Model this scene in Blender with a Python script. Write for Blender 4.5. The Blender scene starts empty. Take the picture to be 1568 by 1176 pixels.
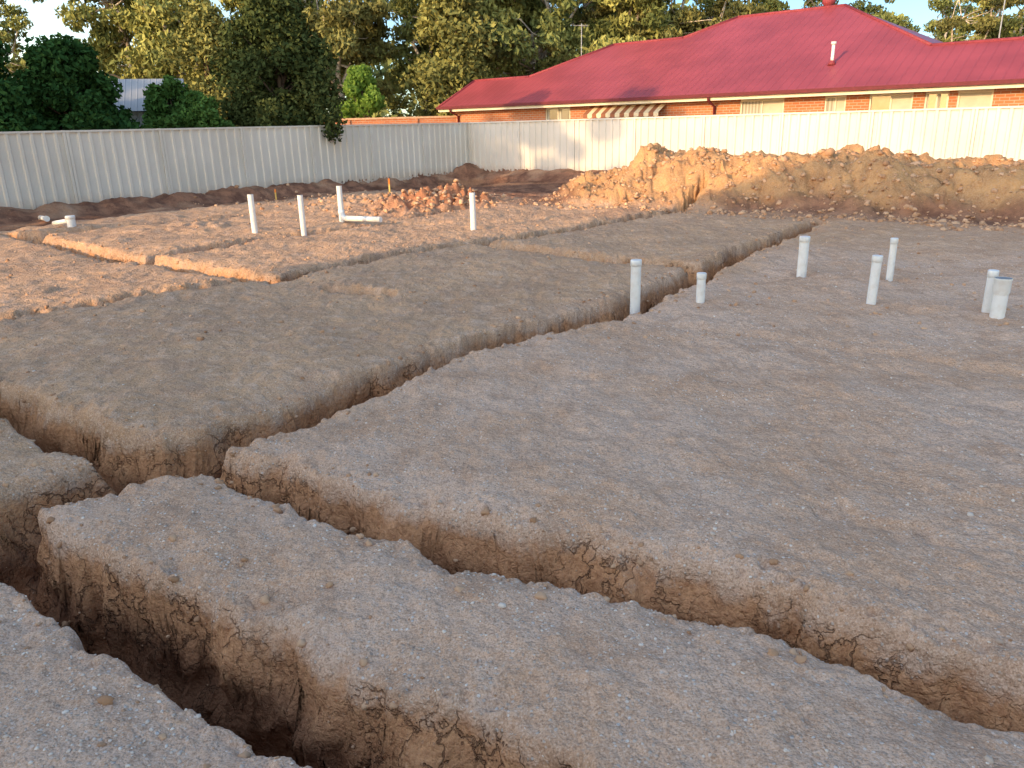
import bpy, bmesh, math, random
import numpy as np
from mathutils import Vector, Matrix
rng=np.random.default_rng(7)
random.seed(7)
scene=bpy.context.scene
col=scene.collection
# ------------------------------------------------------------------ frame of the site
D1=np.array([0.646,0.763]); D2=np.array([0.763,-0.646])      # along side fence / along back fence
CORNER=np.array([-1.36,29.96])
SUN=np.array([-0.74,-0.67]); EL=math.radians(15)
# ------------------------------------------------------------------ noise
def _h(ix,iy,iz,s):
    n=(ix.astype(np.uint32)*np.uint32(374761393)+iy.astype(np.uint32)*np.uint32(668265263)+iz.astype(np.uint32)*np.uint32(2147483647)+np.uint32((s*974711)&0xffffffff))
    n=(n^(n>>np.uint32(13)))*np.uint32(1274126177)
    n=n^(n>>np.uint32(16))
    n=n*np.uint32(2246822519); n=n^(n>>np.uint32(15))
    return (n&np.uint32(0xffffff)).astype(np.float32)/float(0xffffff)
def vn(x,y,z=None,s=1):
    if z is None:
        z=np.zeros_like(x)
    fx=np.floor(x);fy=np.floor(y);fz=np.floor(z)
    ix=fx.astype(np.int64);iy=fy.astype(np.int64);iz=fz.astype(np.int64)
    tx=x-fx;ty=y-fy;tz=z-fz
    q=lambda t:t*t*t*(t*(t*6-15)+10)
    tx=q(tx);ty=q(ty);tz=q(tz)
    def c(a,b,d): return _h((ix+a)&0xffffffff,(iy+b)&0xffffffff,(iz+d)&0xffffffff,s)
    def lay(d):
        a=c(0,0,d);b=c(1,0,d);e=c(0,1,d);f=c(1,1,d)
        return (a*(1-tx)+b*tx)*(1-ty)+(e*(1-tx)+f*tx)*ty
    l0=lay(0)
    if np.any(tz): 
        l0=l0*(1-tz)+lay(1)*tz
    return l0*2-1
def fbm(x,y,oct=3,s=1):
    r=0;a=1
    for i in range(oct):
        xr=x*0.8-y*0.6; yr=x*0.6+y*0.8
        r=r+a*vn(xr+17.3*i,yr-9.1*i,None,s+i)
        x=xr*2.03;y=yr*2.03
        a*=0.5
    return r
def sstep(a,b,x):
    t=np.clip((x-a)/(b-a),0,1); return t*t*(3-2*t)
# ------------------------------------------------------------------ trenches: (points(x,y,width), depth, shoulder depth, shoulder width)
TR=[
 ([(5.3,13.25,.2),(5.1,13.0,.28),(3.15,10.35,.32),(2.46,9.40,.34),(1.5,7.95,.34),(.78,7.0,.40),(.1,6.5,.33),(-.42,5.98,.31),(-.93,5.32,.32),(-1.33,4.72,.33),(-1.74,4.2,.36),(-2.1,3.82,.38),(-2.45,3.42,.43),(-2.8,3.02,.45),(-3.6,2.05,.45),(-5.5,-.2,.4)],.58,.06,.12),
 ([(-2.42,3.17,.33),(-2.05,2.93,.33),(-1.60,2.62,.33),(-.97,2.21,.33),(-.38,1.83,.33),(.21,1.41,.33),(1.45,.42,.33),(4,-1.8,.3)],.66,.065,.15),
 ([(-1.9,4.04,.22),(-1.32,3.70,.22),(-.86,3.41,.23),(-.34,3.10,.25),(.25,2.79,.25),(.79,2.50,.24),(1.16,2.23,.23),(1.56,1.90,.23),(2.4,1.15,.24),(5,-1.0,.25)],.52,.065,.14),
 ([(-5.2,6.4,.25),(-3.6,5.1,.26),(-3.0,4.6,.27),(-2.4,4.14,.28),(-1.95,3.9,.3)],.48,.05,.12),
 ([(4.0,16.2,.16),(2.19,14.44,.26),(.8,13.15,.30),(-.58,11.82,.34),(-1.66,10.85,.34),(-2.79,9.55,.36),(-3.85,8.7,.32),(-5.1,7.6,.32),(-7,5.8,.3),(-12,1,.3)],.45,.04,.1),
 ([(-9.72,15.04,.3),(-7.63,13.09,.34),(-5.38,11.06,.36),(-2.73,9.30,.34)],.42,.05,.12),
 ([(-5.3,10.9,.28),(-4.05,12.82,.28),(-2.2,14.89,.24),(-.9,16.3,.2)],.3,.04,.1),
 ([(-8.4,13.9,.3),(-7.0,15.6,.3),(-5.4,17.4,.26)],.25,.04,.1),
 ([(-9.6,11.0,.3),(-7.2,9.1,.3),(-5.7,7.75,.3)],.35,.04,.1),
 ([(-.58,11.82,.3),(.73,10.64,.32),(2.46,9.36,.32)],.40,.05,.12),
 ([(-2.04,8.55,.10),(-1.7,8.35,.16),(-1.36,8.2,.22)],.20,.03,.08),
 ([(1.23,7.6,.24),(.8,7.15,.30)],.3,.05,.1),
 ([(3.27,8.62,.14),(3.32,8.6,.12)],.07,.03,.12),
 ([(4.0,8.12,.16),(4.1,8.05,.14)],.14,.03,.1),
 ([(2.06,2.62,.03),(2.2,2.45,.08)],.1,.03,.08),
 ([(7.6,11.3,.1),(8.4,10.6,.35),(10.2,9.2,.4)],.2,.04,.15),
]
SW=[(.95,6.9),(1.2,6.62),(2.11,5.92),(3.45,4.93),(5.2,3.6),(7,2.2)]
def polydist(X,Y,pts):
    best=np.full(X.shape,1e9);W=np.zeros(X.shape)
    for a,b in zip(pts[:-1],pts[1:]):
        dx=b[0]-a[0];dy=b[1]-a[1];L=dx*dx+dy*dy+1e-9
        t=np.clip(((X-a[0])*dx+(Y-a[1])*dy)/L,0,1)
        d=np.hypot(X-a[0]-t*dx,Y-a[1]-t*dy)
        w=(a[2]*(1-t)+b[2]*t) if len(a)>2 else 0*t
        m=(d-w/2)<(best-W/2)
        best=np.where(m,d,best);W=np.where(m,w,W)
    return best,W
def terrain(X,Y):
    wx=X+.042*vn(X*2.6,Y*2.6,s=41)+.027*vn(X*7,Y*7,s=42)+.008*vn(X*21,Y*21,s=43)
    wy=Y+.042*vn(X*2.6,Y*2.6,s=51)+.027*vn(X*7,Y*7,s=52)+.008*vn(X*21,Y*21,s=53)
    z=.034*fbm(X*.6,Y*.6,3,3)+.015*fbm(X*3.1,Y*3.1,3,5)+.008*fbm(X*14,Y*14,2,9)
    z=z+.0045*np.clip(vn(X*40,Y*40,s=13),-.2,1)
    z=z-.014*sstep(.35,.8,vn(X*4.2,Y*4.2,s=14))
    dd=X*D2[0]+Y*D2[1];da=X*D1[0]+Y*D1[1]
    z=z-.010*sstep(.2,.8,vn(dd*3.0,da*.25,s=15))*sstep(4,7,Y)
    T=np.zeros_like(X);Sh=np.zeros_like(X);Lp=np.zeros_like(X)
    for pts,D,sd,sw in TR:
        xs=[q[0] for q in pts];ys=[q[1] for q in pts]
        m=(X>min(xs)-1.2)&(X<max(xs)+1.2)&(Y>min(ys)-1.2)&(Y<max(ys)+1.2)
        if not m.any(): continue
        d,w=polydist(wx[m],wy[m],pts)
        d=d-w/2
        wob=.5+.5*vn(X[m]*2.2,Y[m]*2.2,s=77)
        d=d-.045*sstep(.45,.9,vn(X[m]*3.4,Y[m]*3.4,s=78))
        t=.92*sstep(.035,-.095,d)**.8+.08*sstep(-.07,-.14,d)
        Dn=D*(1+.10*vn(X[m]*5,Y[m]*5,s=31)+.07*vn(X[m]*17,Y[m]*17,s=32)+.03*vn(X[m]*40,Y[m]*40,s=33))
        T[m]=np.maximum(T[m],Dn*t)
        Sh[m]=np.maximum(Sh[m],sd*(.5+wob)*np.exp(-np.maximum(d,0)/(sw*(.5+.7*wob))))
        Lp[m]=np.maximum(Lp[m],np.exp(-((d-.05)/.08)**2))
    z=z-T-Sh+Lp*(.022*np.clip(vn(X*15,Y*15,s=34)+.1,0,1)+.012*vn(X*34,Y*34,s=35))
    d,_=polydist(wx,wy,SW)
    z=z-.035*np.exp(-(d/.10)**2)
    # mound of excavated soil
    s=(X-1.2)*D2[0]+(Y-17.6)*D2[1]
    w=(X-1.2)*D1[0]+(Y-17.6)*D1[1]
    w=w+.30*vn(s*.8,s*0+3,s=61)+.16*vn(X*1.9,Y*1.9,s=62)-.25*sstep(5,9,s)
    prof=sstep(-.35,1.75,w)*(1-sstep(2.6,4.8,w))
    endl=sstep(-1.3,1.3,s+.5*vn(X*1.3,Y*1.3,s=63))
    ridge=.97+.09*vn(s*.7,w*.4,s=64)+.15*vn(s*1.7,w*1.1,s=65)+.10*np.abs(vn(X*3.2,Y*3.2,s=66))
    M=prof*endl
    lum=.15*np.abs(vn(X*2.3,Y*2.3,s=67))+.08*np.abs(vn(X*5.3,Y*5.3,s=68))+.04*vn(X*11,Y*11,s=69)+.020*vn(X*22,Y*22,s=70)
    z=z+M*ridge+sstep(0,.25,M)*(lum-.08)
    for cx,cy,r,hh in ((-1.9,16.9,.8,.22),(-3.0,18.6,1.2,.12),(-1.0,18.6,1.1,.10),(-5.8,14.6,.8,.05),(-.9,17.4,.7,.16)):
        g=np.exp(-((X-cx)**2+(Y-cy)**2)/(r*r))
        z=z+g*hh*(.7+1.2*np.abs(vn(X*4,Y*4,s=71))+.5*vn(X*10,Y*10,s=72))
    fl=(X-CORNER[0])*D2[0]+(Y-CORNER[1])*D2[1]
    fr=-((X-CORNER[0])*D1[0]+(Y-CORNER[1])*D1[1])
    bl=np.exp(-((fl-.25)/.45)**2)*(.16+.10*vn(X*2,Y*2,s=73)+.05*vn(X*6,Y*6,s=75))*(fr>-3)
    br=np.exp(-((fr-.2)/.6)**2)*(.18+.06*vn(X*2,Y*2,s=74))*(fl>-3)
    z=z+bl+br
    z=z-.10*sstep(3.2,2.4,fl)*sstep(.5,1.0,fl)*(fr>0)-.14*sstep(6.5,5.7,fr+.5*vn(X,Y,s=76))*sstep(.7,1.2,fr)*(fl>0)
    z=z+.03*vn(X*1.2,Y*1.2,s=78)*sstep(8,13,Y)+.02*vn(X*4,Y*4,s=79)*sstep(12,15,Y)
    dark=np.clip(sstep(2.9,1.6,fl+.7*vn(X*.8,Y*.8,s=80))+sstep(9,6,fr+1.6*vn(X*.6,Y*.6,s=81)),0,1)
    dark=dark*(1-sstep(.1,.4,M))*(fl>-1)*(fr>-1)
    mound=sstep(.02,.2,M)
    heap=0
    for cx,cy,r in ((-1.9,16.9,1.1),(-.9,17.4,.8)):
        heap=heap+np.exp(-((X-cx)**2+(Y-cy)**2)/(r*r))
    grav=sstep(-4.6,-3.6,dd+.5*vn(X*1.1,Y*1.1,s=82))*sstep(13,8,Y+1.5*vn(X*.7,Y*.7,s=83))
    return z,mound,dark,np.clip(heap,0,1),T,grav
def axis_pos(minstep,k,lim,far,f=1.16):
    v=[0.0]
    while v[-1]<lim: v.append(v[-1]+max(minstep,k*v[-1]))
    st=v[-1]-v[-2]
    while v[-1]<far:
        st*=f; v.append(v[-1]+st)
    return v
xa=axis_pos(.011,.0055,17,420)
xs=np.array([-v for v in xa[::-1]][:-1]+xa)
ya=[1.0]
while ya[-1]<33: ya.append(ya[-1]+max(.009,.0042*ya[-1]))
st=ya[-1]-ya[-2]
while ya[-1]<450:
    st*=1.16; ya.append(ya[-1]+st)
yb=[1.0];st=.02
while yb[-1]>-120:
    yb.append(yb[-1]-st); st*=1.12
ys=np.array(yb[::-1][:-1]+ya)
X,Y=np.meshgrid(xs,ys)
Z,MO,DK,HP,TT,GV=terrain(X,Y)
NX,NY=len(xs),len(ys)
def height_at(x,y):
    i=np.clip(np.searchsorted(xs,x)-1,0,NX-2);j=np.clip(np.searchsorted(ys,y)-1,0,NY-2)
    tx=(x-xs[i])/(xs[i+1]-xs[i]);ty=(y-ys[j])/(ys[j+1]-ys[j])
    return (Z[j,i]*(1-tx)+Z[j,i+1]*tx)*(1-ty)+(Z[j+1,i]*(1-tx)+Z[j+1,i+1]*tx)*ty
wall=np.clip(TT*4,0,1)+.8*MO
near=(np.hypot(X,Y)<22)
dxn=np.zeros_like(X);dyn=np.zeros_like(X)
m=(wall>.02)&near
z3=Z[m]
for sc,am,s0 in ((6,.045,91),(16,.026,95),(42,.009,97)):
    dxn[m]+=wall[m]*am*vn(X[m]*sc*.6,Y[m]*sc*.6,z3*sc*1.2,s=s0)
    dyn[m]+=wall[m]*am*vn(X[m]*sc*.6,Y[m]*sc*.6,z3*sc*1.2,s=s0+20)
co=np.stack([X+dxn,Y+dyn,Z],-1).reshape(-1,3).astype(np.float32)
def grid_mesh(name,co,nx,ny):
    me=bpy.data.meshes.new(name)
    me.vertices.add(nx*ny);me.vertices.foreach_set('co',co.ravel())
    i=np.arange(nx-1)[None,:]+np.arange(ny-1)[:,None]*nx
    q=np.stack([i,i+1,i+nx+1,i+nx],-1).reshape(-1,4)
    n=len(q)
    me.loops.add(n*4);me.loops.foreach_set('vertex_index',q.ravel().astype(np.int32))
    me.polygons.add(n);me.polygons.foreach_set('loop_start',np.arange(0,n*4,4,dtype=np.int32))
    me.polygons.foreach_set('use_smooth',np.ones(n,dtype=bool))
    me.update(calc_edges=True)
    return me
gme=grid_mesh('ground',co,NX,NY)
at=gme.color_attributes.new('mask','FLOAT_COLOR','POINT')
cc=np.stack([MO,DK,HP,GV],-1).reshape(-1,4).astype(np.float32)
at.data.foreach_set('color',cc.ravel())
ground=bpy.data.objects.new('ground',gme);col.objects.link(ground)
# ------------------------------------------------------------------ material helpers
class NT:
    def __init__(s,name):
        s.m=bpy.data.materials.new(name);s.m.use_nodes=True;s.t=s.m.node_tree
        s.b=s.t.nodes['Principled BSDF'];s.b.inputs['Roughness'].default_value=.9
        s.b.inputs['Specular IOR Level'].default_value=.2
        s.co=s.t.nodes.new('ShaderNodeTexCoord').outputs['Object']
    def n(s,ty,**k):
        o=s.t.nodes.new(ty)
        for a,b in k.items(): setattr(o,a,b)
        return o
    def l(s,a,b): s.t.links.new(a,b)
    def noise(s,sc,det=3,rough=.55,co=None):
        o=s.n('ShaderNodeTexNoise');o.inputs['Scale'].default_value=sc;o.inputs['Detail'].default_value=det;o.inputs['Roughness'].default_value=rough
        s.l(co or s.co,o.inputs['Vector']);return o.outputs['Fac']
    def ramp(s,v,a,b,va=0.,vb=1.):
        o=s.n('ShaderNodeMapRange');o.interpolation_type='SMOOTHSTEP'
        s.l(v,o.inputs['Value']);o.inputs['From Min'].default_value=a;o.inputs['From Max'].default_value=b
        o.inputs['To Min'].default_value=va;o.inputs['To Max'].default_value=vb
        return o.outputs['Result']
    def mix(s,f,a,b,mode='MIX'):
        o=s.n('ShaderNodeMix',data_type='RGBA',blend_type=mode)
        for i,v in ((0,f),(6,a),(7,b)):
            if isinstance(v,(int,float)): o.inputs[i].default_value=v
            elif isinstance(v,tuple): o.inputs[i].default_value=(*v,1)
            else: s.l(v,o.inputs[i])
        return o.outputs[2]
    def math(s,op,a,b=None,c=None):
        o=s.n('ShaderNodeMath',operation=op)
        for i,v in enumerate((a,b,c)):
            if v is None: continue
            if isinstance(v,(int,float)): o.inputs[i].default_value=v
            else: s.l(v,o.inputs[i])
        return o.outputs[0]
    def bump(s,h,st,dist,prev=None):
        o=s.n('ShaderNodeBump');o.inputs['Strength'].default_value=st;o.inputs['Distance'].default_value=dist
        s.l(h,o.inputs['Height'])
        if prev is not None: s.l(prev,o.inputs['Normal'])
        return o.outputs['Normal']
    def color(s,c): s.l(c,s.b.inputs['Base Color'])
    def normal(s,c): s.l(c,s.b.inputs['Normal'])
def simple(name,c,rough=.6,var=.15,sc=8,bump=0):
    t=NT(name)
    n=t.noise(sc,3)
    d=tuple(max(0,v*(1-var)) for v in c);e=tuple(min(1,v*(1+var)) for v in c)
    t.color(t.mix(t.ramp(n,.3,.7),d,e));t.b.inputs['Roughness'].default_value=rough
    if bump: t.normal(t.bump(n,.5,bump))
    return t.m
# ground
t=NT('ground_soil')
sep=t.n('ShaderNodeSeparateXYZ');t.l(t.co,sep.inputs[0]);z=sep.outputs['Z']
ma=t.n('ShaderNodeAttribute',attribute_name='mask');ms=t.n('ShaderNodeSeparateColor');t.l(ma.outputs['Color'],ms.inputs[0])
A=ma.outputs['Alpha']
big=t.noise(.9,3);n26=t.noise(2.6,4,.65);mid=t.noise(8,3,.6);fine=t.noise(38,2,.7);grain=t.noise(130,2,.7)
cg=t.mix(t.ramp(big,.38,.62),(.68,.44,.305),(.62,.365,.225))
cs=t.mix(t.ramp(big,.38,.62),(.60,.345,.185),(.48,.275,.15))
c=t.mix(A,cs,cg)
c=t.mix(t.ramp(mid,.45,.65,0,.4),c,(.68,.46,.33))
c=t.mix(t.ramp(n26,.50,.66,0,.6),c,(.46,.26,.155))
c=t.mix(t.ramp(n26,.42,.32,0,.35),c,(.72,.50,.37))
c=t.mix(t.ramp(fine,.42,.7,0,.5),c,(.42,.24,.145))
c=t.mix(t.ramp(grain,.52,.68,0,.55),c,(.80,.60,.46))
c=t.mix(t.ramp(grain,.47,.36,0,.55),c,(.30,.175,.105))
vo=t.n('ShaderNodeTexVoronoi');vo.inputs['Scale'].default_value=55;t.l(t.co,vo.inputs['Vector'])
vs=t.n('ShaderNodeSeparateColor');t.l(vo.outputs['Color'],vs.inputs[0])
gm=t.math('MULTIPLY',t.ramp(vo.outputs['Distance'],.40,.26),t.math('GREATER_THAN',vs.outputs[0],.68))
gm=t.math('MULTIPLY',gm,t.ramp(mid,.35,.62,.2,.95))
gm=t.math('MULTIPLY',gm,t.math('MULTIPLY_ADD',A,.7,.3))
c=t.mix(gm,c,t.mix(vs.outputs[1],(.40,.29,.22),(.82,.70,.60)))
# orange clay layer by depth, then trench bottoms darkened in colour to deepen shadow
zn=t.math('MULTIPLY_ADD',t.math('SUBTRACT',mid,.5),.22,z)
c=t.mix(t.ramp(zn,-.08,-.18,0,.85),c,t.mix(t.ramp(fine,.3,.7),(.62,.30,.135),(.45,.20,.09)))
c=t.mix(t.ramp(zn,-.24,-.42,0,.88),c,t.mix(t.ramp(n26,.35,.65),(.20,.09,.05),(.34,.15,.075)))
mc=t.mix(t.ramp(n26,.35,.65),(.55,.295,.125),(.38,.19,.085))
mc=t.mix(t.ramp(fine,.4,.65,0,.6),mc,(.56,.35,.19))
c=t.mix(ms.outputs[0],c,mc)
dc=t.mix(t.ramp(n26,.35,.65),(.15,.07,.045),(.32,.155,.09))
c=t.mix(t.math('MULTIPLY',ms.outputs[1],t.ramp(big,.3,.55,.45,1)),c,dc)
c=t.mix(t.math('MULTIPLY',ms.outputs[2],.8),c,(.36,.135,.065))
wv=t.n('ShaderNodeVectorMath',operation='MULTIPLY_ADD')
cb=t.n('ShaderNodeCombineXYZ')
for i in range(3): t.l((mid,n26,fine)[i],cb.inputs[i])
t.l(cb.outputs[0],wv.inputs[0]);wv.inputs[1].default_value=(.35,.5,.12);t.l(t.co,wv.inputs[2])
mp=t.n('ShaderNodeMapping');mp.inputs['Scale'].default_value=(6.5,6.5,3.2);t.l(wv.outputs[0],mp.inputs['Vector'])
vc=t.n('ShaderNodeTexVoronoi',feature='DISTANCE_TO_EDGE');vc.inputs['Scale'].default_value=1;t.l(mp.outputs[0],vc.inputs['Vector'])
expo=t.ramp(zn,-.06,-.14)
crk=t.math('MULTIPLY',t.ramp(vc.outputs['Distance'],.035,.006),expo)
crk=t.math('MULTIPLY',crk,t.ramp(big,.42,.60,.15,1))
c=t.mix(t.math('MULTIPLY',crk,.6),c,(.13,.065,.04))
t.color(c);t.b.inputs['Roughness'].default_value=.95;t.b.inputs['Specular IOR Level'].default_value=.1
h=t.math('MULTIPLY',mid,.034)
h=t.math('MULTIPLY_ADD',fine,.016,h);h=t.math('MULTIPLY_ADD',grain,.0045,h)
h=t.math('MULTIPLY_ADD',gm,.003,h);h=t.math('MULTIPLY_ADD',crk,-.015,h)
t.normal(t.bump(h,1,1))
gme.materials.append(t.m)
# ------------------------------------------------------------------ loose stones and clods
def ico(sub):
    bm=bmesh.new();bmesh.ops.create_icosphere(bm,subdivisions=sub,radius=1)
    v=np.array([q.co[:] for q in bm.verts]);f=np.array([[a.index for a in q.verts] for q in bm.faces]);bm.free();return v,f
def tri_mesh(name,V,Fc):
    k=Fc.shape[1]
    me=bpy.data.meshes.new(name);me.vertices.add(len(V));me.vertices.foreach_set('co',np.asarray(V,dtype=np.float32).ravel())
    n=len(Fc);me.loops.add(n*k);me.loops.foreach_set('vertex_index',np.asarray(Fc,dtype=np.int32).ravel())
    me.polygons.add(n);me.polygons.foreach_set('loop_start',np.arange(0,n*k,k,dtype=np.int32))
    me.update(calc_edges=True);return me
def scatter(name,P,R,mat,sub=1,flat=.7):
    v,f=ico(sub);n=len(P);nv=len(v)
    A=rng.normal(size=(n,3,3));q,_=np.linalg.qr(A)
    S=rng.uniform(.6,1.25,size=(n,1,3))
    V=v[None]*(1+.22*rng.normal(size=(n,nv,1)).clip(-1.5,1.5))*S
    V=np.einsum('nij,nkj->nki',q,V)
    V[:,:,2]*=flat
    V=V*R[:,None,None]+P[:,None,:]
    Fc=(f[None]+(np.arange(n)*nv)[:,None,None]).reshape(-1,3)
    me=tri_mesh(name,V.reshape(-1,3),Fc)
    a=me.attributes.new('tint','FLOAT','FACE')
    a.data.foreach_set('value',np.repeat(rng.random(n),len(f)).astype(np.float32))
    me.materials.append(mat)
    o=bpy.data.objects.new(name,me);col.objects.link(o);return o
def tintmat(name,a,b,rough=.9):
    t=NT(name);at=t.n('ShaderNodeAttribute',attribute_name='tint')
    t.color(t.mix(at.outputs['Fac'],a,b));t.b.inputs['Roughness'].default_value=rough;return t.m
N=36000
yy=1.0+ (rng.random(N)**2.2)*11; xx=(rng.random(N)*2-1)*(.85*yy+.8)
keep=(vn(xx*1.6,yy*1.6,s=201)+.5*vn(xx*5,yy*5,s=202)+rng.random(N)*.9)>.42
xx=xx[keep];yy=yy[keep]
_,_,_,_,tt_,gv_=terrain(xx,yy)
k2=(tt_<.04)&(rng.random(len(xx))<.3+.7*gv_);xx=xx[k2];yy=yy[k2]
rr=.0026+.0052*rng.random(len(xx))**2+.007*(rng.random(len(xx))>.985)
zz=height_at(xx,yy)
scatter('gravel',np.stack([xx,yy,zz+rr*.1],-1),rr,tintmat('gravel_stone',(.46,.32,.23),(.80,.69,.58)),1,.7)
P=[];R=[]
n=4600
s_=rng.uniform(-.8,13,n);w_=rng.uniform(-.8,2.9,n)
cx=1.2+D2[0]*s_+D1[0]*w_;cy=17.6+D2[1]*s_+D1[1]*w_
r_=.010+.045*rng.random(n)**3+.04*(rng.random(n)>.985)
P.append(np.stack([cx,cy,height_at(cx,cy)+r_*.2],-1));R.append(r_)
for (hx,hy,hr,hn) in ((-1.9,16.9,.9,300),(-.9,17.4,.7,160),(-3,18.6,1.6,200),(-6,21,1.8,150)):
    cx=hx+rng.normal(size=hn)*hr*.7;cy=hy+rng.normal(size=hn)*hr*.7;r_=.015+.05*rng.random(hn)**2
    P.append(np.stack([cx,cy,height_at(cx,cy)+r_*.25],-1));R.append(r_)
for pts,D,sd,sw in TR[:10]:
    for a,b in zip(pts[:-1],pts[1:]):
        L=math.hypot(b[0]-a[0],b[1]-a[1]);hn=int(L*120)
        if hn<1: continue
        u=rng.random(hn);off=rng.normal(size=hn)*a[2]*.62
        nx_,ny_=-(b[1]-a[1])/L,(b[0]-a[0])/L
        cx=a[0]+(b[0]-a[0])*u+nx_*off;cy=a[1]+(b[1]-a[1])*u+ny_*off
        r_=.004+.018*rng.random(hn)**4
        P.append(np.stack([cx,cy,height_at(cx,cy)+r_*.1],-1));R.append(r_)
n=1500
yy=6+rng.random(n)*12;xx=(rng.random(n)*2-1)*(.75*yy)
r_=.006+.018*rng.random(n)**3
P.append(np.stack([xx,yy,height_at(xx,yy)+r_*.2],-1));R.append(r_)
scatter('soil_clods',np.concatenate(P),np.concatenate(R),tintmat('clod_soil',(.38,.20,.105),(.62,.38,.23)),2,.8)
# ------------------------------------------------------------------ mesh builder
class MB:
    def __init__(s): s.v=[];s.f=[];s.m=[];s.mats=[];s.sm=[]
    def mi(s,mat):
        if mat not in s.mats: s.mats.append(mat)
        return s.mats.index(mat)
    def poly(s,pts,mat,sm=False):
        b=len(s.v);s.v+= [tuple(p) for p in pts];s.f.append(tuple(range(b,b+len(pts))));s.m.append(s.mi(mat));s.sm.append(sm)
    def box(s,x0,x1,y0,y1,z0,z1,mat):
        b=len(s.v)
        s.v+=[(x,y,z) for z in (z0,z1) for x,y in ((x0,y0),(x1,y0),(x1,y1),(x0,y1))]
        for f in ((0,3,2,1),(4,5,6,7),(0,1,5,4),(1,2,6,5),(2,3,7,6),(3,0,4,7)):
            s.f.append(tuple(b+i for i in f));s.m.append(s.mi(mat));s.sm.append(False)
    def tube(s,pts,rad,mat,n=8,cap=True):
        pts=[Vector(p) for p in pts];b=len(s.v);mi=s.mi(mat)
        for i,p in enumerate(pts):
            d=(pts[min(i+1,len(pts)-1)]-pts[max(i-1,0)]).normalized()
            a=d.orthogonal().normalized() if i==0 else (a-d*a.dot(d)).normalized()
            c=d.cross(a)
            for k in range(n):
                an=2*math.pi*k/n
                s.v.append(tuple(p+(a*math.cos(an)+c*math.sin(an))*rad[i]))
        for i in range(len(pts)-1):
            for k in range(n):
                s.f.append((b+i*n+k,b+i*n+(k+1)%n,b+(i+1)*n+(k+1)%n,b+(i+1)*n+k));s.m.append(mi);s.sm.append(True)
        if cap:
            s.f.append(tuple(b+k for k in range(n))[::-1]);s.m.append(mi);s.sm.append(False)
            e=b+(len(pts)-1)*n
            s.f.append(tuple(e+k for k in range(n)));s.m.append(mi);s.sm.append(False)
    def obj(s,name,parent=None):
        me=bpy.data.meshes.new(name);me.from_pydata(s.v,[],s.f)
        for m in s.mats: me.materials.append(m)
        me.polygons.foreach_set('material_index',s.m);me.polygons.foreach_set('use_smooth',s.sm)
        me.update()
        o=bpy.data.objects.new(name,me);col.objects.link(o)
        if parent: o.parent=parent
        return o
# ------------------------------------------------------------------ steel sheet fences
t=NT('fence_cream_steel');n1=t.noise(.7,3);n2=t.noise(9,3)
sep=t.n('ShaderNodeSeparateXYZ');t.l(t.co,sep.inputs[0])
c=t.mix(t.ramp(n1,.3,.7),(.60,.54,.46),(.66,.60,.52))
dirt=t.math('MULTIPLY',t.ramp(t.math('ADD',sep.outputs['Z'],t.math('MULTIPLY',n2,.3)),.55,.15),.55)
c=t.mix(dirt,c,(.48,.34,.23))
t.color(c);t.b.inputs['Roughness'].default_value=.5;fence_mat=t.m
def fence(name,org,d,length,nrm):
    mb=MB();org=np.array(org);d=np.array(d);nrm=np.array(nrm)
    P=lambda s,o,z:(org[0]+d[0]*s+nrm[0]*o,org[1]+d[1]*s+nrm[1]*o,z)
    prof=[];s=0
    while s<length:
        prof+= [(s,0),(s+.125,0),(s+.15,.038),(s+.21,.038),(s+.235,0)]
        s+=.26
    z0,z1=.02,1.76
    for (a,oa),(b,ob) in zip(prof[:-1],prof[1:]):
        mb.poly([P(a,oa,z0),P(b,ob,z0),P(b,ob,z1),P(a,oa,z1)],fence_mat)
    def bx(s0,s1,o0,o1,za,zb):
        b=len(mb.v)
        mb.v+=[P(s,o,z) for z in (za,zb) for s,o in ((s0,o0),(s1,o0),(s1,o1),(s0,o1))]
        for f in ((0,3,2,1),(4,5,6,7),(0,1,5,4),(1,2,6,5),(2,3,7,6),(3,0,4,7)):
            mb.f.append(tuple(b+i for i in f));mb.m.append(mb.mi(fence_mat));mb.sm.append(False)
    bx(0,length,-.012,.052,1.755,1.80)
    bx(0,length,-.012,.052,-.04,.06)
    s=0
    while s<length:
        bx(s-.03,s+.03,-.02,.044,-.2,1.803);s+=2.34
    return mb.obj(name)
fence('steel_fence',CORNER,-D1,38,D2)
fence('steel_fence',CORNER+D2*.07,D2,34,-D1)
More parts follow.
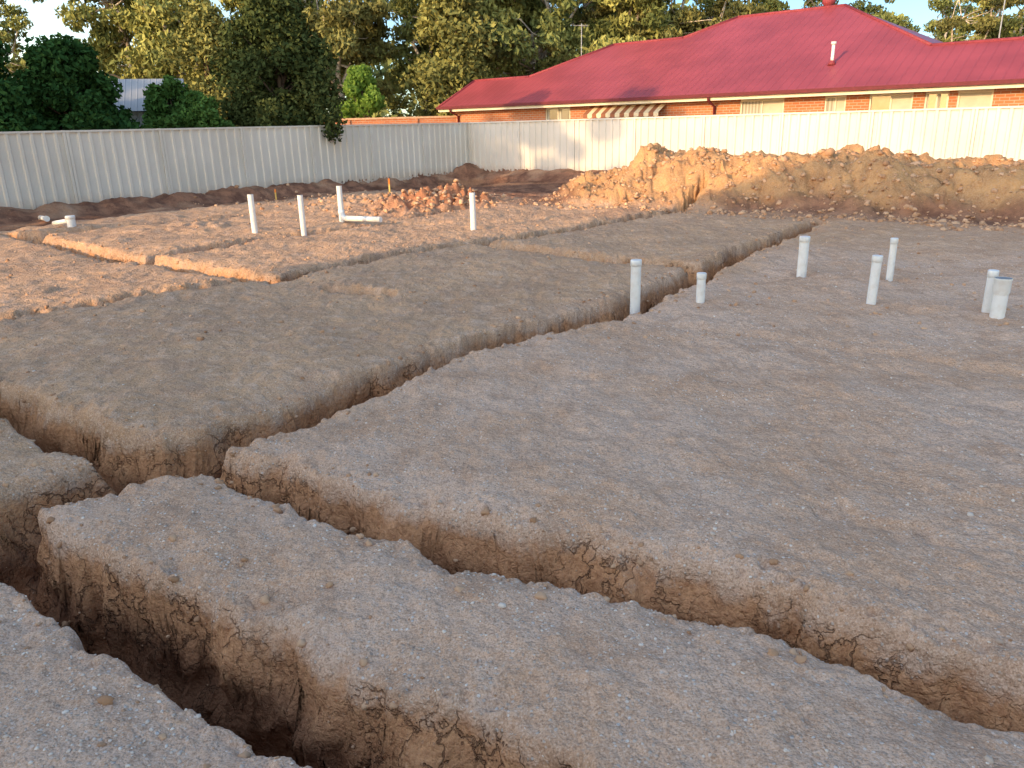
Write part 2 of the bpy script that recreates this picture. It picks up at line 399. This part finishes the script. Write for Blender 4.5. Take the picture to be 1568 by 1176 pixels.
# ------------------------------------------------------------------ PVC pipes
t=NT('pvc_white');t.color(t.mix(t.ramp(t.noise(14,3),.45,.7,0,.4),(.76,.74,.70),(.60,.53,.45)));t.b.inputs['Roughness'].default_value=.35;t.b.inputs['Specular IOR Level'].default_value=.5;pvc=t.m
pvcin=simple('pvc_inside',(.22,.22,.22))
def pipe(x,y,h,dia,cap=0,lean=(0,0),elbow=None):
    mb=MB();g=float(height_at(np.array([x]),np.array([y]))[0]);r=dia/2
    z0=min(g,0)-.25;z1=max(h,g+.1)
    L=lambda z:(x+lean[0]*(z-z0),y+lean[1]*(z-z0),z)
    if cap==0:
        mb.tube([L(z0),L(z1)],[r,r],pvc,24,cap=False)
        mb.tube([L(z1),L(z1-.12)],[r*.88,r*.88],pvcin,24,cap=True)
        n=24
        for k in range(n):
            a=2*math.pi*k/n;b=2*math.pi*(k+1)/n;c_=L(z1)
            mb.poly([(c_[0]+r*math.cos(a),c_[1]+r*math.sin(a),z1+.0005),(c_[0]+r*math.cos(b),c_[1]+r*math.sin(b),z1+.0005),(c_[0]+r*.88*math.cos(b),c_[1]+r*.88*math.sin(b),z1+.0005),(c_[0]+r*.88*math.cos(a),c_[1]+r*.88*math.sin(a),z1+.0005)],pvc)
    elif cap==1:
        mb.tube([L(z0),L(z1-.05)],[r,r],pvc,24,cap=False)
        mb.tube([L(z1-.06),L(z1-.058),L(z1-.006),L(z1)],[r*1.02,r*1.10,r*1.10,r*1.02],pvc,24)
    else:
        mb.tube([L(z0),L(z1-.1)],[r,r],pvc,24,cap=False)
        mb.tube([L(z1-.14),L(z1-.12),L(z1-.02),L(z1-.015),L(z1)],[r*1.0,r*1.14,r*1.14,r*1.2,r*1.18],pvc,24,cap=False)
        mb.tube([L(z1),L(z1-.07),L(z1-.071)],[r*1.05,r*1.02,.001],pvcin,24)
    if elbow:
        ex,ey=elbow
        g2=max(g,float(height_at(np.array([ex]),np.array([ey]))[0]))+r+.01
        dv=Vector((ex-x,ey-y,0)).normalized()
        b0=Vector(L(g+r+.16));c0=Vector((x,y,g+r*1.1))
        mb.tube([b0,Vector((x,y,g+r+.10)),c0+Vector((0,0,.035))+dv*.02,c0+dv*.06,c0+dv*.13],[r*1.12]*5,pvc,20)
        mb.tube([c0+dv*.1,Vector((ex,ey,g2))],[r,r],pvc,20)
    return mb.obj('pvc_pipe')
pipe(-4.34,13.44,.66,.10);pipe(-3.53,13.54,.62,.095)
pipe(-3.09,14.67,.68,.10,0,(0,0),(-2.3,14.25));pipe(-.59,13.39,.60,.10)
pipe(-8.41,15.18,.22,.16,1);pipe(1.23,7.45,.40,.10,1)
pipe(1.85,7.37,.27,.085,1);pipe(3.27,8.57,.42,.105,1);pipe(3.36,7.05,.45,.085,1,(.02,.0))
pipe(4.02,8.08,.45,.07,1);pipe(4.19,6.62,.37,.08,1);pipe(4.16,6.42,.34,.115,2)
mb=MB()
g=float(height_at(np.array([-10.]),np.array([17.]))[0])
mb.tube([(-10.35,17.5,g+.09),(-9.9,16.95,g+.12)],[.05,.05],pvc,20)
mb.tube([(-9.92,16.97,g+.12),(-9.87,16.91,g+.12)],[.06,.06],pvc,20)
mb.obj('loose_pvc_pipe')
mb=MB();g=float(height_at(np.array([-8.5]),np.array([15.4]))[0])
mb.tube([(-8.95,15.55,g+.05),(-8.5,15.25,g+.12)],[.045,.045],pvc,20)
mb.obj('loose_pvc_pipe')
peg=simple('peg_timber',(.62,.42,.12),.7)
pegy=simple('peg_orange_paint',(.75,.22,.04),.5)
for x,y,h in ((-2.95,20.0,.45),(-6.4,22.0,.3)):
    mb=MB();g=float(height_at(np.array([x]),np.array([y]))[0])
    mb.box(x-.018,x+.018,y-.018,y+.018,g-.2,g+h*.7,peg)
    mb.box(x-.02,x+.02,y-.02,y+.02,g+h*.7,g+h,pegy)
    mb.obj('survey_peg')
# ------------------------------------------------------------------ red-roof brick house
def roofmat(name,axis,colr,period=.2):
    t=NT(name);s=t.n('ShaderNodeSeparateXYZ');t.l(t.co,s.inputs[0])
    ph=t.math('MULTIPLY',s.outputs[axis],1/period)
    fr=t.math('FRACT',ph);tri=t.math('ABSOLUTE',t.math('SUBTRACT',fr,.5))
    rib=t.ramp(tri,.36,.46)
    n=t.noise(.6,3)
    c=t.mix(t.ramp(n,.3,.7),tuple(v*.85 for v in colr),tuple(v*1.12 for v in colr))
    t.color(t.mix(t.math('MULTIPLY',rib,.15),c,tuple(v*.5 for v in colr)));t.b.inputs['Roughness'].default_value=.42;t.b.inputs['Specular IOR Level'].default_value=.35
    t.normal(t.bump(rib,.45,.02));return t.m
RED=(.29,.052,.060)
rf=roofmat('red_steel_roof_front','X',RED,.3);rs=roofmat('red_steel_roof_side','Y',RED,.3)
cap=simple('red_ridge_cap',(.23,.04,.048),.6)
def brickmat(name,a,b,mort):
    t=NT(name);s=t.n('ShaderNodeSeparateXYZ');t.l(t.co,s.inputs[0]);cb=t.n('ShaderNodeCombineXYZ')
    t.l(t.math('ADD',s.outputs['X'],s.outputs['Y']),cb.inputs[0]);t.l(s.outputs['Z'],cb.inputs[1])
    br=t.n('ShaderNodeTexBrick');t.l(cb.outputs[0],br.inputs['Vector']);br.inputs['Scale'].default_value=1
    br.inputs['Brick Width'].default_value=.24;br.inputs['Row Height'].default_value=.086;br.inputs['Mortar Size'].default_value=.010
    br.inputs['Color1'].default_value=(*a,1);br.inputs['Color2'].default_value=(*b,1);br.inputs['Mortar'].default_value=(*mort,1)
    t.color(t.mix(t.ramp(t.noise(3,3),.4,.7,0,.3),br.outputs['Color'],b));return t.m
brick=brickmat('orange_brick',(.48,.165,.065),(.38,.12,.05),(.40,.30,.22))
cream=simple('cream_trim',(.66,.58,.43),.5,.05);creamd=simple('blind_cream',(.48,.42,.31),.8,.08,3)
t=NT('window_glass');t.color(t.mix(t.ramp(t.noise(1.5,3),.4,.6),(.02,.025,.03),(.07,.07,.07)));t.b.inputs['Roughness'].default_value=.08;t.b.inputs['Specular IOR Level'].default_value=.6;glass=t.m
curt=NT('net_curtain');s=curt.n('ShaderNodeSeparateXYZ');curt.l(curt.co,s.inputs[0])
wv=curt.math('SINE',curt.math('MULTIPLY',s.outputs['X'],55));curt.color(curt.mix(curt.ramp(wv,-1,1),(.28,.25,.19),(.46,.42,.34)));curt=curt.m
soff=simple('soffit_white',(.62,.58,.5),.8)
darkp=simple('red_gutter',(.12,.018,.022),.6)
house=bpy.data.objects.new('shadow_caster_house',None);col.objects.link(house)
house.location=(CORNER[0],CORNER[1],0);house.rotation_euler=(0,0,math.atan2(D2[1],D2[0]))
E=4.0;SL=.466;EZ=2.5
def rz(w): return EZ+SL*w
mb=MB()
def rp(s,w,extra=0): return (s,E+w,rz(w)+extra)
S1=24.
def fp(*p): mb.poly([rp(*q) for q in p],rf)
fp((-5.45,0),(S1,0),(S1,2.46),(-5.45,2.46))
fp((-2.24,2.46),(S1,2.46),(S1,2.58),(-2.12,2.58))
fp((-2.12,2.58),(13.72,2.58),(11.2,5.1),(.4,5.1))
fp((3.74,5.1),(11.2,5.1),(9.6,6.7),(5.34,6.7))
def back(s0,s1,W,inset0=0,inset1=0):
    mb.poly([(s0,E+W,rz(W)),(s1,E+W,rz(W)),(s1+inset1,E+2*W,EZ),(s0-inset0,E+2*W,EZ)][::-1],rf)
back(-5.45,-2.24,2.46);back(.4,3.74,5.1,5.1,0);back(5.34,9.6,6.7,6.7,6.7);back(13.72,S1,2.58)
def hipf(s0,W,sg):
    mb.poly([(s0,E,EZ),(s0+sg*W,E+W,rz(W)),(s0,E+2*W,EZ)],rs)
hipf(-4.7,5.1,1);hipf(-1.36,6.7,1);hipf(16.3,6.7,-1)
roof=mb.obj('roof',house)
mb=MB()
def ridge(a,b): mb.tube([ (a[0],E+a[1],rz(a[1])+.0), (b[0],E+b[1],rz(b[1])+.0)],[.06,.06],cap,8)
ridge((-5.45,2.46),(-2.24,2.46));ridge((-2.24,2.46),(.4,5.1));ridge((.4,5.1),(3.74,5.1));ridge((3.74,5.1),(5.34,6.7));ridge((5.34,6.7),(9.6,6.7));ridge((9.6,6.7),(13.72,2.58));ridge((13.72,2.58),(S1,2.58))
mb.tube([(-5.47,E,EZ+.02),(-5.47,E+2.46,rz(2.46)+.02),(-5.47,E+4.92,EZ+.02)],[.045]*3,cap,6)
mb.obj('ridge_caps',house)
mb=MB()
mb.box(-5.5,S1+.05,E-.13,E-.005,EZ-.10,EZ+.01,darkp)
mb.box(-5.45,S1,E+.0,E+.03,EZ-.21,EZ-.015,cream)
mb.box(-5.45,S1,E+.03,E+.5,EZ-.20,EZ-.17,soff)
mb.box(-5.5,-5.46,E,E+4.9,EZ-.2,EZ-.02,cream)
mb.obj('gutter_and_fascia',house)
mb=MB()
W0=E+.5
WIN=[(.12,1.36,'d',2),(3.41,5.1,'c',3),(8.47,9.99,'b',2),(11.3,11.96,'b',2),(12.65,13.89,'db',2),(14.21,14.85,'d',2),(15.07,15.97,'s',1),(18.2,19.8,'d',3),(21.2,22.4,'c',2)]
zt,zb=2.27,1.15
cur=-5.0
for a,b_,k,nm in WIN:
    mb.box(cur,a,W0,W0+.2,-.1,2.30,brick)
    mb.box(a,b_,W0+.002,W0+.2,-.1,zb,brick)
    cur=b_
mb.box(cur,23.6,W0,W0+.2,-.1,2.30,brick)
mb.box(-5.0,-4.8,W0+.2,E+4.4,-.1,2.30,brick)
mb.poly([(-4.99,W0,2.30),(-4.99,E+2.46,rz(2.46)-.08),(-4.99,E+4.4,2.30)],brick)
mb.box(23.4,23.6,W0+.2,E+5,-.1,2.30,brick)
mb.box(-4.8,23.4,E+9,E+9.2,-.1,2.3,brick)
mb.obj('walls',house)
for i,(a,b_,k,nm) in enumerate(WIN):
    mb=MB();f=.05
    mb.box(a,b_,W0+.03,W0+.09,zt-f,zt+.03,cream);mb.box(a,b_,W0-.03,W0+.09,zb,zb+f,cream)
    mb.box(a,a+f,W0+.03,W0+.09,zb+f,zt-f,cream);mb.box(b_-f,b_,W0+.03,W0+.09,zb+f,zt-f,cream)
    w=(b_-a)/nm
    for j in range(nm):
        if j: mb.box(a+w*j-.02,a+w*j+.02,W0+.035,W0+.085,zb+f,zt-f,cream)
        kind=glass
        if k=='c': kind=curt
        if k=='s': kind=creamd
        if k=='b': kind=curt if j==0 else creamd
        if k=='db': kind=glass if j==0 else creamd
        x0=a+w*j+.02;x1=a+w*(j+1)-.02
        mb.poly([(x0,W0+.07,zb+f),(x1,W0+.07,zb+f),(x1,W0+.07,zt-f),(x0,W0+.07,zt-f)],kind)
        if k=='d':
            mb.box(x0,x0+.22*w,W0+.062,W0+.066,zb+f,zt-f,curt)
    mb.obj('window_%d'%(i+1),house)
st1=simple('awning_cream',(.62,.50,.32),.8,.05);st2=simple('awning_brown',(.26,.10,.05),.8,.05)
mb=MB();a0,a1=2.36,5.64;n=16
for i in range(n):
    x0=a0+(a1-a0)*i/n;x1=a0+(a1-a0)*(i+1)/n;m_=st1 if i%2 else st2
    mb.poly([(x0,W0-.02,2.27),(x1,W0-.02,2.27),(x1,W0-.55,1.98),(x0,W0-.55,1.98)],m_)
    mb.poly([(x0,W0-.55,1.98),(x1,W0-.55,1.98),(x1,W0-.55,1.86),((x0+x1)/2,W0-.55,1.83),(x0,W0-.55,1.86)],m_)
mb.obj('window_awning',house)
mb=MB()
for s_ in (7.56,-4.7,17.3):
    mb.tube([(s_,E-.08,2.4),(s_,E-.06,2.3),(s_,W0-.07,2.1),(s_,W0-.06,0)],[.045]*4,darkp,10)
mb.obj('downpipes',house)
wp=simple('vent_white',(.7,.68,.62),.5)
mb=MB()
v0=(11.0,E+1.7)
mb.tube([(v0[0],v0[1],rz(1.7)-.1),(v0[0],v0[1],rz(1.7)+.62)],[.05,.05],wp,12);mb.tube([(v0[0],v0[1],rz(1.7)+.6),(v0[0],v0[1],rz(1.7)+.68)],[.08,.08],wp,12)
mb.tube([(v0[0],v0[1],rz(1.7)-.02),(v0[0],v0[1],rz(1.7)+.12)],[.14,.06],cap,12)
mb.obj('vent_pipe',house)
mb=MB()
q0=(8.9,E+6.9,rz(6.7)-.1)
mb.tube([q0,(q0[0],q0[1],q0[2]+.2),(q0[0],q0[1],q0[2]+.24),(q0[0],q0[1],q0[2]+.4),(q0[0],q0[1],q0[2]+.47)],[.17,.17,.24,.24,.1],cap,14)
mb.obj('roof_ventilator',house)
steel=simple('antenna_steel',(.28,.28,.28),.4)
for (s_,w_,h_) in ((-.9,4.5,1.6),(14.6,8.0,2.2),(16.5,9.0,1.6)):
    mb=MB()
    b0=4.2 if s_<0 else 3.4
    mb.tube([(s_,E+w_,b0-.6),(s_,E+w_,b0+h_)],[.025,.02],steel,8)
    for k in range(5):
        zz_=b0+h_-.05-.02*k;L_=.42-.05*k
        mb.tube([(s_-.3+.13*k,E+w_-L_,zz_),(s_-.3+.13*k,E+w_+L_,zz_)],[.009,.009],steel,5)
    mb.tube([(s_-.35,E+w_,b0+h_-.05),(s_+.35,E+w_,b0+h_-.1)],[.012,.012],steel,5)
    mb.obj('tv_antenna',house)
# ------------------------------------------------------------------ unseen house added up-sun, behind-left of the camera, to cast the evening shadow
VV=np.array([.67,-.74])
caster_house=bpy.data.objects.new('shadow_caster_house',None);col.objects.link(caster_house)
c0=-SUN*(-14.)+VV*2.6
caster_house.location=(c0[0],c0[1],0);caster_house.rotation_euler=(0,0,math.atan2(VV[1],VV[0]))
HL,HWd,HE=11.6,4.,6.2
mb=MB()
mb.box(-HL,HL,-HWd,HWd,-.2,HE,brick);mb.obj('walls',caster_house)
mb=MB();o=.5;zr=8.8;ins=2.4
Aq=[(-HL-o,-HWd-o,HE),(HL+o,-HWd-o,HE),(HL+o,HWd+o,HE),(-HL-o,HWd+o,HE)];B=[(-HL-o+ins,0,zr),(HL+o-ins,0,zr)]
mb.poly([Aq[0],Aq[1],B[1],B[0]],rf);mb.poly([Aq[2],Aq[3],B[0],B[1]],rf);mb.poly([Aq[1],Aq[2],B[1]],rs);mb.poly([Aq[3],Aq[0],B[0]],rs)
mb.box(-HL-o,HL+o,-HWd-o,HWd+o,HE-.15,HE-.01,cream);mb.obj('roof',caster_house)
mb=MB()
for lv in (1.0,3.9):
    for k in range(6):
        x=-9.5+k*3.7
        mb.box(x-.8,x+.8,HWd+.003,HWd+.05,lv,lv+1.3,cream);mb.box(x-.72,x-.03,HWd+.05,HWd+.06,lv+.08,lv+1.22,glass);mb.box(x+.03,x+.72,HWd+.05,HWd+.06,lv+.08,lv+1.22,glass)
mb.obj('windows',caster_house)
# ------------------------------------------------------------------ vegetation
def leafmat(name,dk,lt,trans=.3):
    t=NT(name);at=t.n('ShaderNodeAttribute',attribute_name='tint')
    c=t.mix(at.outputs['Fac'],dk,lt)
    t.t.nodes.remove(t.b)
    d=t.n('ShaderNodeBsdfDiffuse');t.l(c,d.inputs[0])
    out=[n for n in t.t.nodes if n.type=='OUTPUT_MATERIAL'][0]
    if trans>.3:
        tr=t.n('ShaderNodeBsdfTranslucent');mx=t.n('ShaderNodeMixShader');t.l(c,tr.inputs[0]);mx.inputs[0].default_value=trans
        t.l(d.outputs[0],mx.inputs[1]);t.l(tr.outputs[0],mx.inputs[2]);t.l(mx.outputs[0],out.inputs[0])
    else: t.l(d.outputs[0],out.inputs[0])
    return t.m
euc=[leafmat('eucalyptus_leaves',(.07,.09,.03),(.36,.35,.11)),leafmat('eucalyptus_leaves_olive',(.06,.08,.03),(.26,.275,.09))]
dkl=leafmat('dark_shrub_leaves',(.012,.034,.011),(.045,.105,.03))
grn=leafmat('green_shrub_leaves',(.03,.07,.015),(.10,.19,.05))
brt=leafmat('bright_leaves',(.12,.22,.04),(.34,.48,.10),.5)
brn=leafmat('olive_dry_leaves',(.075,.075,.03),(.26,.245,.085))
bark=simple('pale_bark',(.42,.35,.27),.9,.4,5);barkd=simple('dark_bark',(.12,.085,.06),.9,.3,8)
def leaves(C,Rd,N,size,rs,droop=0,asp=.5):
    k=len(C)
    vol=Rd[:,0]**2; idx=rs.choice(k,N,p=vol/vol.sum())
    d=rs.normal(size=(N,3));d/=np.linalg.norm(d,axis=1,keepdims=True)
    rad=rs.random(N)**.45
    P=C[idx]+d*rad[:,None]*Rd[idx]
    a=rs.normal(size=(N,3));a[:,2]-=droop*2;a/=np.linalg.norm(a,axis=1,keepdims=True)
    b=rs.normal(size=(N,3));b-=a*(a*b).sum(1,keepdims=True);b/=np.linalg.norm(b,axis=1,keepdims=True)
    s=size*rs.uniform(.6,1.4,size=(N,1))
    V=np.stack([P-a*s,P+b*s*asp,P+a*s,P-b*s*asp],1)
    ct=rs.random(k)
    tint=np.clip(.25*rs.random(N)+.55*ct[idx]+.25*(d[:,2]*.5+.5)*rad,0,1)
    return V,tint
def build_tree(mesh_name,V,tint,leafm,trunkMB,barkm):
    tv=np.array(trunkMB.v) if trunkMB.v else np.zeros((0,3));nt=len(tv)
    me=bpy.data.meshes.new(mesh_name)
    n=len(V);lv=V.reshape(-1,3)
    allv=np.concatenate([tv,lv]) if nt else lv
    me.vertices.add(len(allv));me.vertices.foreach_set('co',allv.astype(np.float32).ravel())
    tf=trunkMB.f;loops=[i for f in tf for i in f];starts=[];q=0
    for f in tf: starts.append(q);q+=len(f)
    ll=np.concatenate([np.array(loops,dtype=np.int32),(np.arange(n*4)+nt).astype(np.int32)])
    ss=np.concatenate([np.array(starts,dtype=np.int32),(np.arange(n)*4+q).astype(np.int32)])
    me.loops.add(len(ll));me.loops.foreach_set('vertex_index',ll)
    me.polygons.add(len(ss));me.polygons.foreach_set('loop_start',ss)
    me.update(calc_edges=True)
    me.materials.append(leafm);me.materials.append(barkm)
    me.polygons.foreach_set('material_index',np.concatenate([np.ones(len(tf),dtype=np.int32),np.zeros(n,dtype=np.int32)]))
    a=me.attributes.new('tint','FLOAT','FACE');a.data.foreach_set('value',np.concatenate([np.zeros(len(tf)),tint]).astype(np.float32))
    return me
def limb(mb,a,b,r0,r1,rs,mat,n=5,bend=.12):
    a=np.array(a,float);b=np.array(b,float);L=np.linalg.norm(b-a)
    pts=[a+(b-a)*t+rs.normal(size=3)*L*bend*math.sin(math.pi*t)*.6 for t in np.linspace(0,1,n)]
    mb.tube([tuple(p) for p in pts],[r0+(r1-r0)*t for t in np.linspace(0,1,n)],mat,7)
    return pts
def eucalypt(seed,h,spread,nleaf,leafm,barkm=bark,size=.15,base=.24):
    rs=np.random.default_rng(seed);mb=MB()
    lean=rs.normal(size=2)*.06*h
    fork=h*rs.uniform(.2,.3)
    tr=limb(mb,(0,0,-.3),(lean[0]*.4,lean[1]*.4,fork),.024*h,.016*h,rs,barkm,6,.03)
    C=[];Rd=[]
    nl=rs.integers(4,7)
    for i in range(nl):
        an=2*math.pi*(i+rs.random()*.7)/nl
        top=np.array([lean[0]+math.cos(an)*spread*rs.uniform(.35,.9),lean[1]+math.sin(an)*spread*rs.uniform(.35,.9),h*rs.uniform(.6,.95)])
        if i==0: top=np.array([lean[0],lean[1],h*.95])
        pts=limb(mb,tr[-1],top,.011*h,.003*h,rs,barkm,7,.14)
        for j in range(1,7):
            for q in range(2):
                o=rs.normal(size=3)*np.array([1,1,.55])*spread*.36
                e=pts[j]+o
                e[2]=max(e[2],h*base*rs.uniform(.8,1.2))
                limb(mb,pts[j],e,.0042*h,.0015*h,rs,barkm,4,.1)
                if rs.random()<.10: continue
                C.append(e+rs.normal(size=3)*.1);r=rs.uniform(.45,.95)*h*.08
                Rd.append((r*1.15,r*1.15,r*.72))
                if rs.random()<.5:
                    C.append(e+rs.normal(size=3)*r*1.1);Rd.append((r*.75,r*.75,r*.55))
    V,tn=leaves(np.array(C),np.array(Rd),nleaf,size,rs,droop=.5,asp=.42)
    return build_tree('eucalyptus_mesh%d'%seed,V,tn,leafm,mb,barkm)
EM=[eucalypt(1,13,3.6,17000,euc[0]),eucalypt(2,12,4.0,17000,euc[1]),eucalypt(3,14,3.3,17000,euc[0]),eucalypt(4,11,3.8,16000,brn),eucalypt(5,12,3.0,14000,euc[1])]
def place(name,me,x,y,sc,rot,z=0):
    o=bpy.data.objects.new(name,me);col.objects.link(o);o.location=(x,y,z);o.rotation_euler=(0,0,rot);o.scale=(sc,sc,sc*random.uniform(.95,1.05));return o
EU=[(-31,46,1,.68),(-26,43,0,.68),(-20.5,47,1,1.12),(-15.5,44,2,1.0),(-11.5,47,0,1.1),(-8.6,44,3,1.1),(-5.0,47,4,1.1),(-1.5,45,0,1.05),(2.5,46,1,1.15),(6.2,47,2,1.05),(10,46,3,1.1),(14,49,0,.93),(18.5,49,1,.84),(23.5,51,4,.64),(27.0,50,3,.80),(30.5,51,0,.82),(34.5,49,3,.84),(39,51,1,.88),
    (-14,56,3,1.2),(-3,57,2,1.15),(7,58,3,1.25),(31,58,1,.9)]
for i,(x,y,k,s_) in enumerate(EU):
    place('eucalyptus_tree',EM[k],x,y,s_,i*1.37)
place('eucalyptus_tree',EM[0],-21,7.5,.9,.4);place('eucalyptus_tree',EM[1],-25,10,.95,2.4)  # two unseen trees added to dapple shade over the fence and left ground
def bushy(seed,h,rx,ry,nleaf,leafm,size,base=.3,cl=60,barkm=barkd,top_taper=.5,extra=None,asp=.55):
    rs=np.random.default_rng(seed);mb=MB()
    limb(mb,(0,0,-.3),(0,0,h*.75),.03*h,.008*h,rs,barkm,6,.02)
    C=[];Rd=[]
    for i in range(cl):
        t=(i+rs.random())/cl;zc=base+(h-base)*(.04+.88*t)
        prof=math.sin(math.pi*min(1,(.12+.88*t))**top_taper*.98)**.6
        an=rs.random()*6.283;rr=rs.random()**.45*prof
        r=h*rs.uniform(.07,.125)
        e=np.array([math.cos(an)*rr*rx*.82,math.sin(an)*rr*ry*.82,zc])
        C.append(e);Rd.append((r,r,r*.9))
        if i%2==0: limb(mb,(0,0,min(zc*.7,h*.6)),e,.007*h,.0025*h,rs,barkm,4,.08)
    if extra:
        for e,r in extra:
            C.append(np.array(e,float));Rd.append((r,r,r))
        limb(mb,(0,0,2.2),extra[0][0],.03,.015,rs,barkm,4,.05);limb(mb,extra[0][0],extra[-1][0],.015,.006,rs,barkm,4,.05)
    V,tn=leaves(np.array(C),np.array(Rd),nleaf,size,rs,asp=asp)
    return build_tree('bushy_mesh%d'%seed,V,tn,leafm,mb,barkm)
me=bushy(11,4.6,2.3,2.0,30000,dkl,.085,.3,95);place('evergreen_tree',me,-14.0,21.8,1.05,0);place('evergreen_tree',me,-11.9,22.6,.95,2.1)
place('evergreen_tree',me,-17.2,20.2,1.0,4.0)
me=bushy(12,5.8,2.1,1.8,34000,leafmat('pittosporum_leaves',(.024,.038,.013),(.095,.112,.038)),.075,.5,95,top_taper=.8,extra=[((1.1,-.7,2.7),.6),((1.4,-.95,2.35),.55),((1.65,-1.15,2.05),.5),((1.8,-1.3,1.8),.45),((1.83,-1.35,1.52),.32)])
place('evergreen_tree',me,-7.1,26.3,1,0)
me=bushy(13,3.5,1.5,1.3,14000,grn,.07,.3,45);place('green_shrub',me,-10.1,25.0,1,0)
me=bushy(14,3.1,1.2,1.2,10000,grn,.07,.3,36);place('green_shrub',me,-8.9,24.3,.9,0);place('green_shrub',me,-12.6,23.6,.8,1)
me=bushy(15,4.6,1.35,1.3,11000,brt,.10,.4,34,top_taper=.7);place('lime_green_tree',me,-6.7,39,1,0)
me=bushy(16,9.5,2.6,2.6,18000,leafmat('golden_leaves',(.075,.08,.028),(.27,.255,.08)),.13,1.2,70);place('bottlebrush_tree',me,-2.6,41,.95,0);place('bottlebrush_tree',me,-13.5,38,.8,1)
rs=np.random.default_rng(99);C=[];Rd=[]
for i in range(460):
    an=math.radians(rs.uniform(-60,60));d=rs.uniform(74,92);hh=rs.uniform(.8,11 if -22<math.degrees(an)<14 else 6.8)
    C.append((math.sin(an)*d,math.cos(an)*d,hh));r=rs.uniform(1.2,2.4);Rd.append((r*1.3,r*1.3,r))
V,tn=leaves(np.array(C),np.array(Rd),50000,.36,rs)
me=build_tree('distant_trees',V,tn,euc[1],MB(),bark);o=bpy.data.objects.new('distant_trees',me);col.objects.link(o)
# ------------------------------------------------------------------ low brick wall and tin shed next door
mb=MB()
mb.box(-4.6,4.6,-.1,.1,0,2.05,brick);mb.box(-4.65,4.65,-.14,.14,2.05,2.13,simple('wall_capping',(.5,.3,.18),.8))
for k in range(4): mb.box(-4.6+k*3.0,-4.3+k*3.0,-.16,-.1,0,2.05,brick)
o=mb.obj('brick_wall');o.location=(-5.6,36.5,0);o.rotation_euler=(0,0,.05)
shed=bpy.data.objects.new('tin_shed',None);col.objects.link(shed);shed.location=(-12.2,26.4,0);shed.rotation_euler=(0,0,.3)
tin=roofmat('grey_tin','X',(.30,.31,.33),.18)
mb=MB();mb.box(-1.7,1.7,-1.3,1.3,0,2.4,tin);mb.obj('walls',shed)
mb=MB();mb.poly([(-1.9,-1.5,2.35),(1.9,-1.5,2.35),(1.9,0,3.35),(-1.9,0,3.35)],tin);mb.poly([(1.9,1.5,2.35),(-1.9,1.5,2.35),(-1.9,0,3.35),(1.9,0,3.35)],tin)
mb.poly([(-1.7,-1.3,2.4),(-1.7,1.3,2.4),(-1.7,0,3.3)],tin);mb.poly([(1.7,-1.3,2.4),(1.7,1.3,2.4),(1.7,0,3.3)],tin);mb.obj('roof',shed)
# ------------------------------------------------------------------ light
w=bpy.data.worlds.new('World');scene.world=w;w.use_nodes=True
wt=w.node_tree
bg=wt.nodes['Background'];sky=wt.nodes.new('ShaderNodeTexSky');sky.sky_type='NISHITA';sky.sun_disc=False
sky.sun_elevation=EL;sky.sun_rotation=math.atan2(SUN[0],SUN[1])%(2*math.pi);sky.air_density=1.0;sky.dust_density=0.3;sky.ozone_density=1.0
# sky glow added on the sun's side for ambient light, dimmed and bluer opposite
tc=wt.nodes.new('ShaderNodeTexCoord');dp=wt.nodes.new('ShaderNodeVectorMath');dp.operation='DOT_PRODUCT'
wt.links.new(tc.outputs['Generated'],dp.inputs[0]);dp.inputs[1].default_value=(SUN[0],SUN[1],0)
mr=wt.nodes.new('ShaderNodeMapRange');mr.interpolation_type='SMOOTHSTEP';wt.links.new(dp.outputs['Value'],mr.inputs['Value'])
mr.inputs['From Min'].default_value=-.75;mr.inputs['From Max'].default_value=.55
mc_=wt.nodes.new('ShaderNodeMix');mc_.data_type='RGBA';wt.links.new(mr.outputs[0],mc_.inputs[0])
mc_.inputs[6].default_value=(.30,.42,.56,1);mc_.inputs[7].default_value=(1.9,1.62,1.38,1)
mu=wt.nodes.new('ShaderNodeMix');mu.data_type='RGBA';mu.blend_type='MULTIPLY';mu.inputs[0].default_value=1
wt.links.new(sky.outputs[0],mu.inputs[6]);wt.links.new(mc_.outputs[2],mu.inputs[7])
wt.links.new(mu.outputs[2],bg.inputs[0]);bg.inputs[1].default_value=.44
sl=bpy.data.lights.new('sun','SUN');sl.energy=5;sl.angle=math.radians(.6);sl.color=(1,.69,.36)
so=bpy.data.objects.new('sun',sl);col.objects.link(so)
dv=Vector((-SUN[0]*math.cos(EL),-SUN[1]*math.cos(EL),-math.sin(EL)))
so.rotation_euler=dv.to_track_quat('-Z','Y').to_euler();so.location=(-40,-36,12)
# ------------------------------------------------------------------ camera
cam=bpy.data.cameras.new('camera');co_=bpy.data.objects.new('camera',cam);col.objects.link(co_)
cam.sensor_fit='HORIZONTAL';cam.sensor_width=36;cam.lens=36*1184/1568;cam.clip_start=.05;cam.clip_end=2000
F=Vector((0,0.9483236552,-0.3173046564));R=Vector((0.9996699185,-0.0081520379,-0.0243638732));U=Vector((0.0256915165,0.3171999200,0.9480106311))
M=Matrix((R,U,-F)).transposed().to_4x4();M.translation=Vector((0,0,1.66));co_.matrix_world=M
scene.camera=co_
scene.view_settings.view_transform='Standard';scene.view_settings.look='None';scene.view_settings.exposure=0;scene.view_settings.gamma=1
